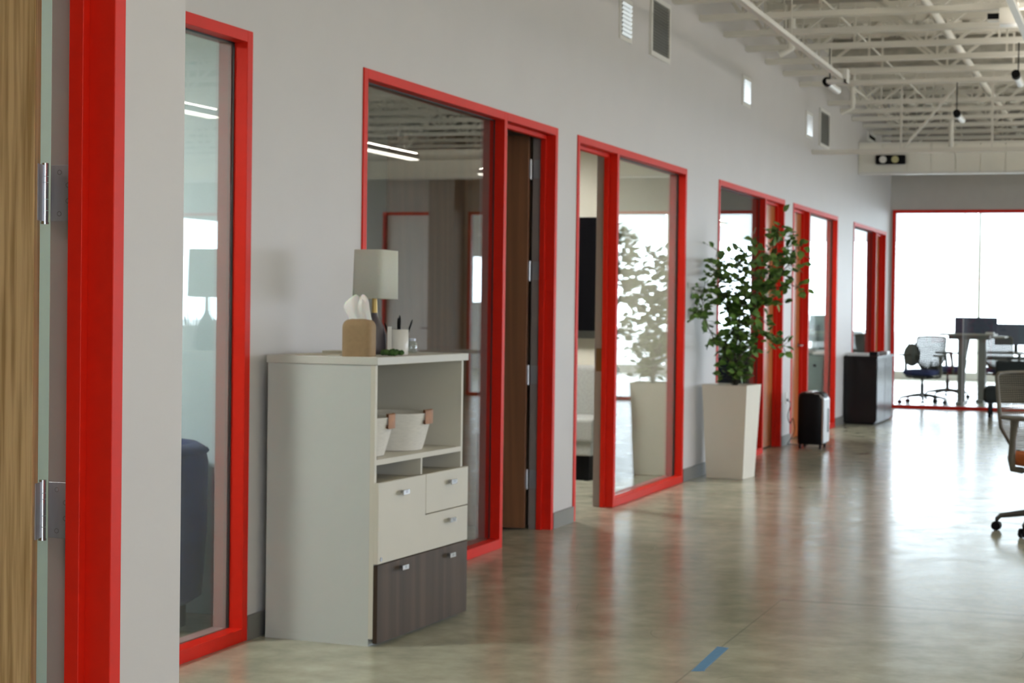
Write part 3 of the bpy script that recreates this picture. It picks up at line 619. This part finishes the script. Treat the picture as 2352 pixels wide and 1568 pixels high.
def leaf_at(p, dirv, L):
    d = Vector(dirv).normalized(); s = d.cross(Vector((rnd.uniform(-.4, .7), rnd.uniform(-1.3, .1), .8))).normalized(); nrm = s.cross(d)
    w_ = L*.40; a = p; pts = [a, a+d*L*.3+s*w_*.85+nrm*.004, a+d*L*.62+s*w_*.8, a+d*L-nrm*L*.12, a+d*L*.62-s*w_*.8, a+d*L*.3-s*w_*.85+nrm*.004, a+d*L*.3-nrm*L*.05, a+d*L*.62-nrm*L*.07]
    lv.add([v-O if v.x > .012 else Vector((.012, v.y, v.z))-O for v in pts], [(0,6,1), (1,6,7,2), (2,7,3), (0,5,6), (5,4,7,6), (4,3,7)], True)
for L in PL:
    P_ = [Vector(p) for p in L]
    seg = []
    for i in range(len(P_)-1):
        n_ = max(2, int((P_[i+1]-P_[i]).length/.035))
        for k in range(n_): seg.append(P_[i].lerp(P_[i+1], k/n_))
    seg.append(P_[-1]); m_ = len(seg)
    seg = [clampx(p+Vector((rnd.uniform(-.008, .008), rnd.uniform(-.01, .01), 0)) if 0 < i < m_-1 else p.copy()) for i, p in enumerate(seg)]
    trunk = L[0][2] < .85
    st.tube([p-O for p in seg], [max(.0025, (.009 if trunk else .005)*(1-i/m_)) for i in range(m_)], 6)
    for i, p in enumerate(seg):
        if trunk and i/m_ < .22: continue
        for r_ in range(3 if (rnd.random() < .75 or i > m_*.8) else 2):
            off = Vector((rnd.gauss(0, .030), rnd.gauss(0, .05), rnd.gauss(.005, .028))); q_ = clampx(p+off)
            st.tube([p-O, q_-O], [.0018, .0012], 4, cap=False)
            leaf_at(q_, (off.x+rnd.uniform(-.03, .03), off.y+rnd.uniform(-.03, .03), off.z*.6+rnd.uniform(-.025, .03)), rnd.uniform(.064, .092))
# low sprouts near the pot
for i in range(38):
    a = rnd.uniform(0, 2*pi); r = rnd.uniform(.02, .15); z = rnd.uniform(.03, .34); p = Vector((.29+r*cos(a)*.8, 14.9+r*sin(a), hp+z)); leaf_at(clampx(p), (cos(a), sin(a), rnd.uniform(-.2, 1)), rnd.uniform(.06, .085))
    st.tube([(0, 0, 0.0), (p-O)*.6+Vector((0, 0, .01)), p-O], [.003, .002, .001], 4, cap=False)
st.build('stems', 'bark', tree, fix=False); lv.build('foliage', 'leaf', tree, fix=False)

# ================================================================ THINGS ALONG THE WALL
t = thing('paper_shredder', 'black paper shredder with silver front standing on castors by the wall', 'shredder', (.335, 18.42, 0))
q = MB(); q.lathe([(.155, .045), (.165, .06), (.165, .50), (.155, .545), (.12, .562), (.02, .566)], 40, sq=5, rot=0); o = q.build('body', 'dark', t); o.scale = (.80, 1.15, 1)
q = MB(); q.box(.115, -.17, .06, .140, .17, .50); q.prism([(.02, -.17, .560), (.09, -.17, .552), (.137, -.17, .50), (.115, -.17, .50)], (0, .34, 0)); q.build('front_panel', 'silver', t, bevel=.01)
B(.139, .04, .16, .144, .11, .40).build('bin_window', 'black_gloss', t, bevel=.002); MB().box(-.05, -.15, .555, .02, .15, .572).build('feed_slot', 'silver', t, bevel=.004)
for sx in (-1, 1):
    for sy in (-1, 1): MB().tube([(sx*.10-.010, sy*.14, .022), (sx*.10+.010, sy*.14, .022)], .022, 14).box(sx*.10-.012, sy*.14-.01, .022, sx*.10+.012, sy*.14+.01, .055).build('caster', 'dark', t)
pts = [(.006, 18.76, .46), (.05, 18.74, .42), (.03, 18.70, .30), (.06, 18.68, .22), (.10, 18.6, .28), (.13, 18.55, .16), (.06, 18.62, .04), (.04, 18.66, .012), (.10, 18.70, .008), (.16, 18.64, .008), (.24, 18.56, .01), (.28, 18.5, .03)]
def smooth_pts(p, n=5):
    P_ = [Vector(v) for v in p]; out = []
    for i in range(len(P_)-1):
        p0, p1, p2, p3 = P_[max(i-1, 0)], P_[i], P_[i+1], P_[min(i+2, len(P_)-1)]
        for k in range(n):
            u = k/n; out.append(.5*((2*p1)+(p2-p0)*u+(2*p0-5*p1+4*p2-p3)*u*u+(3*p1-p0-3*p2+p3)*u**3))
    return out+[P_[-1]]
cord = MB().tube(smooth_pts(pts), .004, 6).build('power_cord', 'dark'); cord.parent = t; cord.matrix_parent_inverse = Matrix.Translation((-.335, -18.42, 0))
t = thing('wall_outlet', 'white wall outlet with a plug above the shredder cord', 'outlet', (0, 18.76, .42)); B(0, -.035, 0, .007, .035, .115).build('plate', 'white', t, bevel=.002); B(.007, -.014, .025, .02, .014, .05).build('plug', 'dark', t)
t = thing('black_cabinet', 'low glossy black cabinet standing against the left wall near the far corner', 'cabinet', (.015, 22.5, 0))
B(0, 0, .02, .385, 1.45, .80).build('body', 'black_gloss', t, bevel=.003); B(-.0, -.01, .80, .40, 1.46, .83).build('top', 'black_gloss', t, bevel=.002); B(.02, .02, 0, .36, 1.43, .02).build('plinth', 'dark', t)
for i in range(2): B(.385, .02+i*.71, .04, .395, .71+i*.71, .79).build('door', 'screen', t, bevel=.001, seg=1)
tag(B(-.12, -.10, 0, .12, .10, .035).build('paper_stack', 'white', loc=(.16, 22.72, .83), bevel=.002), 'flat white stack of paper on the black cabinet', 'paper')
tag(B(-.05, -.08, 0, .05, .08, .05).build('small_box', 'dark', loc=(.33, 22.80, .83), bevel=.005), 'small black box on the black cabinet, next to the paper', 'box')
tag(B(-.04, -.14, 0, .06, .14, .04).build('tray', 'silver', loc=(.34, 23.6, .83), bevel=.004), 'small silver tray at the far end of the black cabinet', 'tray')

# ================================================================ INSIDE THE ROOMS
t = thing('barrel_chair', 'navy velvet barrel chair seen through the first window', 'chair', (-.635, 6.91, 0))
MB().lathe([(.27, .10), (.315, .13), (.335, .40), (.338, .70), (.325, .765), (.29, .785), (.26, .77), (.25, .60), (.25, .44), (.0, .44)], 40, caps=False).build('shell', 'velvet', t)
MB().lathe([(.0, .43), (.235, .43), (.25, .47), (.235, .52), (.0, .535)], 32, caps=False).build('seat_cushion', 'velvet', t); MB().lathe([(.337, .742), (.342, .75), (.337, .758)], 40, caps=False).build('piping', 'velvet', t)
MB().lathe([(.25, 0), (.25, .11)], 32).build('plinth', 'dark', t)
t = thing('wall_screen', 'black wall mounted screen seen through the open second doorway', 'screen', (-1.62, 14.72, 1.66))
q = B(-.85, -.05, -.47, .85, -.01, .47); o = q.build('panel', 'screen', t, bevel=.004); o.rotation_euler = (R(3), 0, 0); o.location = (0, -.03, 0)
B(-.2, -.04, -.2, .2, .083, .2).build('wall_bracket', 'dark', t)
tag(B(-1.90, 14.805, 1.12, -.70, 14.828, 2.02).build('grey_panel', 'charcoal'), 'plain grey panel on the wall behind the black screen', 'board')  # flat dark grey panel behind the screen
def sofa(name, label, loc, w_, d_, hs, hb, m_, rz=0, legs='dark', buttons=False):
    t = thing(name, label, 'sofa', loc, rz)
    B(-w_/2, -d_/2, hs-.20, w_/2, d_/2-.12, hs).build('seat_cushion', m_, t, bevel=.03, seg=3)
    B(-w_/2, d_/2-.22, hs-.02, w_/2, d_/2, hb).build('backrest', m_, t, bevel=.03, seg=3)
    B(-w_/2+.02, -d_/2+.02, hs-.30, w_/2-.02, d_/2-.02, hs-.19).build('frame', m_, t, bevel=.01)
    for sx in (-1, 1):
        for sy in (-1, 1): B(sx*(w_/2-.07)-.02, sy*(d_/2-.08)-.02, 0, sx*(w_/2-.07)+.02, sy*(d_/2-.08)+.02, hs-.28).build('leg', legs, t)
    return t
t = sofa('sofa', 'grey sofa on a dark plinth seen through the open second doorway', (-1.75, 14.38, 0), 2.2, .78, .50, .90, 'ltgrey')
B(-1.05, -.30, .0, 1.05, .32, .20).build('plinth', 'dark', t)
sofa('sofa', 'navy blue sofa seen dimly behind the potted tree glass', (-1.35, 18.2, 0), 1.9, .8, .46, .88, 'velvet')
t = thing('credenza', 'pale teal credenza with white top seen through the fifth window', 'cabinet', (-.95, 22.18, 0)); B(-.8, -.22, .02, .8, .24, .86).build('body', 'teal', t, bevel=.003); B(-.82, -.24, .86, .82, .26, .90).build('top', 'white', t, bevel=.003)
for x in (-.4, .4): dd = B(x-.385, -.24, .05, x+.385, -.22, .84).build('door', 'teal', t, bevel=.002); MB().tube([(x+.3, -.24, .72), (x+.3, -.27, .72)], .018, 12).build('knob', 'dark', dd)
B(-.75, -.2, 0, .75, .2, .02).build('plinth', 'dark', t)
tag(B(-.16, -.1, 0, .16, .1, .30).build('storage_box', 'teal', loc=(-.42, 22.2, .90), bevel=.004), 'pale teal box standing on the credenza', 'box')
t = thing('desk', 'grey desk seen through the last window before the corner', 'desk', (-1.1, 25.9, 0)); B(-.8, -.4, .72, .8, .4, .75).build('tabletop', 'desktop', t, bevel=.003)
for sx in (-1, 1): B(sx*.74-.03, -.36, 0, sx*.74+.03, .36, .72).build('leg', 'deskm', t)
t = thing('round_table', 'round grey table inside the dark room behind the cabinet', 'table', (-1.5, 9.3, 0)); MB().lathe([(.5, .71), (.52, .72), (.52, .74), (.5, .75)], 40).build('tabletop', 'desktop', t); MB().tube([(0, 0, .02), (0, 0, .71)], .035, 16).build('pedestal', 'deskm', t); MB().lathe([(.28, 0), (.28, .012), (.04, .03)], 32).build('base', 'deskm', t)

# ================================================================ OFFICE CHAIRS
def office_chair(name, label, loc, rz, mm, pm, um, bm_, base_rot=0, lattice=True, group=None):
    t = thing(name, label, 'office chair', loc, rz, group)
    # five star base
    for k in range(5):
        a = 2*pi*k/5+base_rot; d = Vector((cos(a), sin(a), 0)); q = MB()
        q.tube([d*.03+Vector((0, 0, .135)), d*.15+Vector((0, 0, .125)), d*.32+Vector((0, 0, .095)), d*.345+Vector((0, 0, .070))], [.026, .022, .016, .014], 8)
        q.build('base_leg', bm_, t)
        c = MB(); s = Vector((-d.y, d.x, 0)); cc = d*.345
        for e in (-1, 1): c.tube([cc+s*e*.008+Vector((0, 0, .0295)), cc+s*e*.026+Vector((0, 0, .0295))], .0295, 16)
        c.tube([cc+Vector((0, 0, .03)), cc+Vector((0, 0, .075))], .009, 8); c.build('caster', 'dark', t)
    MB().tube([(0, 0, .10), (0, 0, .15)], .042, 16).tube([(0, 0, .15), (0, 0, .30)], .028, 14).tube([(0, 0, .30), (0, 0, .40)], .018, 12).build('gas_lift', bm_, t)
    MB().box(-.10, -.10, .375, .10, .16, .425).box(-.22, -.03, .385, .22, .03, .415).build('mechanism', bm_, t, bevel=.01)
    q = MB(); q.lathe([(.01, .425), (.21, .425), (.245, .445), (.25, .475), (.235, .505), (.15, .515), (.01, .512)], 40, sq=3.4); o = q.build('seat', um, t, sub=0); o.location = (0, -.01, 0)
    # backrest: frame ring + mesh; back plane leans; local y>0 is behind
    def bp(u, z): return Vector((u, .20+(z-.5)*.17-(.05*(1-(u/.24)**2))*-1, z))
    def hw(z): return .235 if z > .66 else .235-.13*(.66-z)/.18
    outer = [(hw(z), z) for z in [.50, .54, .58, .62, .66, .72, .80, .88, .94, .975]]
    path = [bp(-u, z) for u, z in outer] + [bp(-.21, .997), bp(-.1, 1.002), bp(0, 1.003), bp(.1, 1.002), bp(.21, .997)] + [bp(u, z) for u, z in outer[::-1]] + [bp(0, .49)]
    path.append(path[0]); MB().tube(path, .0125, 8).build('back_frame', pm, t)
    q = MB(); nu, nz = (26, 34) if lattice else (16, 20); vs = []
    for i in range(nz+1):
        z = .51+.485*i/nz
        for j in range(nu+1): vs.append(bp((-1+2*j/nu)*(hw(z)-.004), z))
    q.add(vs, [(i*(nu+1)+j, i*(nu+1)+j+1, (i+1)*(nu+1)+j+1, (i+1)*(nu+1)+j) for i in range(nz) for j in range(nu)], True)
    o = q.build('back_mesh', mm, t, fix=False); wf = o.modifiers.new('weave', 'WIREFRAME'); wf.thickness = .0065 if lattice else .022; wf.use_even_offset = False
    MB().tube([(0, .13, .40), (0, .24, .42), (0, .27, .50), (0, .29, .62)], [.03, .026, .022, .015], 10).build('back_support', pm, t)
    for s in (-1, 1):
        q = MB(); q.tube([(s*.21, .02, .40), (s*.275, .03, .41), (s*.285, .03, .47), (s*.285, .02, .60), (s*.285, .0, .715)], [.022, .022, .024, .020, .028], 10); q.build('arm_post', pm, t)
        B(s*.285-.042, -.16, .715, s*.285+.042, .11, .742).build('arm_pad', pm, t, bevel=.012, seg=3)
    return t
office_chair('office_chair', 'taupe mesh back office chair with orange seat cut by the right edge', (2.94, 12.02, 0), R(38), 'meshg', 'plasg', 'orange', 'dplas', R(172-38))
GC = 'mesh chairs with blue seats behind the glazed end wall'
office_chair('office_chair', 'mesh chair with blue seat, leftmost behind the glazed end wall', (.33, 28.0, 0), R(-20), 'dplas', 'plasg', 'blueup', 'dplas', R(10), False)
office_chair('office_chair', 'mesh chair seen side on with its back leaning to the standing desk', (.50, 30.0, 0), R(-75), 'dplas', 'dplas', 'blueup', 'dplas', R(30), False)
office_chair('office_chair', 'mesh chair with blue seat half hidden behind the standing desk column', (1.32, 30.08, 0), R(170), 'dplas', 'plasg', 'blueup', 'dplas', R(50), False)
t = thing('shoulder_bag', 'dark bag hanging on the leftmost mesh chair back', 'bag', (.13, 28.36, .60)); MB().sphere((0, 0, .12), .15, 16, 10, (.85, .5, 1.15)).build('body', 'charcoal', t); MB().tube([(-.08, 0, .22), (-.03, 0, .33), (.03, 0, .33), (.08, 0, .22)], .008, 6).build('strap', 'dark', t)
# black armless lounge chair before the end wall
t = thing('lounge_chair', 'black armless lounge chair standing before the glazed end wall', 'lounge chair', (2.05, 25.38, 0), R(2))
B(-.60, -.42, .185, .60, .26, .40).build('seat', 'black', t, bevel=.05, seg=4); B(-.47, .10, .33, .62, .34, .735).build('backrest', 'black', t, bevel=.04, seg=4)
for sx in (-1, 1):
    for sy in (-1, 1): B(sx*.52-.018, sy*.34-.018-.04, 0, sx*.52+.018, sy*.34+.018-.04, .20).build('leg', 'dark', t)
# standing desk, low desk, dividers, monitors
t = thing('standing_desk', 'raised sit-stand desk with grey columns behind the glass', 'desk', (.98, 28.3, 0))
B(-.42, -.35, 1.03, .38, .42, 1.055).build('tabletop', 'desktop', t, bevel=.003)
B(-.155, -.12, .04, -.045, -.03, 1.03).build('column', 'deskm', t); B(-.16, -.33, 0, -.04, .35, .04).build('foot', 'deskm', t, bevel=.004); B(-.3, -.1, .97, .3, .1, 1.03).build('cross_beam', 'deskm', t)
t = thing('standing_desk', 'second raised desk seen just behind the first one', 'desk', (1.10, 29.15, 0))
B(-.32, -.35, .99, .36, .35, 1.015).build('tabletop', 'desktop', t, bevel=.003); B(-.05, -.12, .04, .06, -.03, .99).build('column', 'deskm', t); B(-.06, -.33, 0, .06, .33, .04).build('foot', 'deskm', t, bevel=.004)
tag(B(-.35, -.015, 0, .28, .015, .245).build('desk_divider', 'panel', loc=(1.08, 28.62, 1.056), bevel=.004), 'slate blue divider screen standing on the raised desk', 'divider')
tag(B(-.06, -.10, 0, .06, .10, .03).build('paper_pad', 'white', loc=(1.29, 28.15, 1.056), bevel=.003), 'white pad of paper at the right end of the raised desk', 'paper')
t = thing('low_desk', 'long grey desk at sitting height behind the glass, at right', 'desk', (1.95, 31.0, 0)); B(-1.05, -.4, .705, 1.4, .4, .735).build('tabletop', 'desktop', t, bevel=.003)
for x in (-.98, 1.3):
    for y in (-.34, .34): B(x-.025, y-.025, 0, x+.025, y+.025, .705).build('leg', 'deskm', t)
B(-.9, -.3, .61, 1.2, -.2, .67).build('cable_tray', 'deskm', t)
for x, lab in ((1.48, 'wide black monitor seen from behind on the low desk, left one'), (2.20, 'wide black monitor seen from behind on the low desk, right one')):
    t = thing('monitor', lab, 'monitor', (x, 31.0, .735)); B(-.34, -.02, .12, .34, .02, .46).build('display', 'panel', t, bevel=.006); B(-.03, -.0, .0, .03, .03, .25).build('stand_neck', 'dark', t); B(-.11, -.08, 0, .11, .09, .012).build('stand_foot', 'dark', t)
# desks seen only in the glass reflections, to the right of the frame
for i, (x, y) in enumerate([(5.2, 24.3), (7.6, 22.0), (9.6, 24.0)]):
    t = thing('meeting_table', ['long grey table near the column, mirrored in the dark window', 'long grey table before the white door, mirrored in the dark window', 'long grey table at the far right, mirrored in the first window'][i], 'table', (x, y, 0))
    B(-.8, -.4, .72, .8, .4, .75).build('tabletop', 'desktop', t, bevel=.003)
    for sx in (-1, 1):
        for sy in (-1, 1): B(sx*.72-.025, sy*.33-.025, 0, sx*.72+.025, sy*.33+.025, .72).build('leg', 'deskm', t)
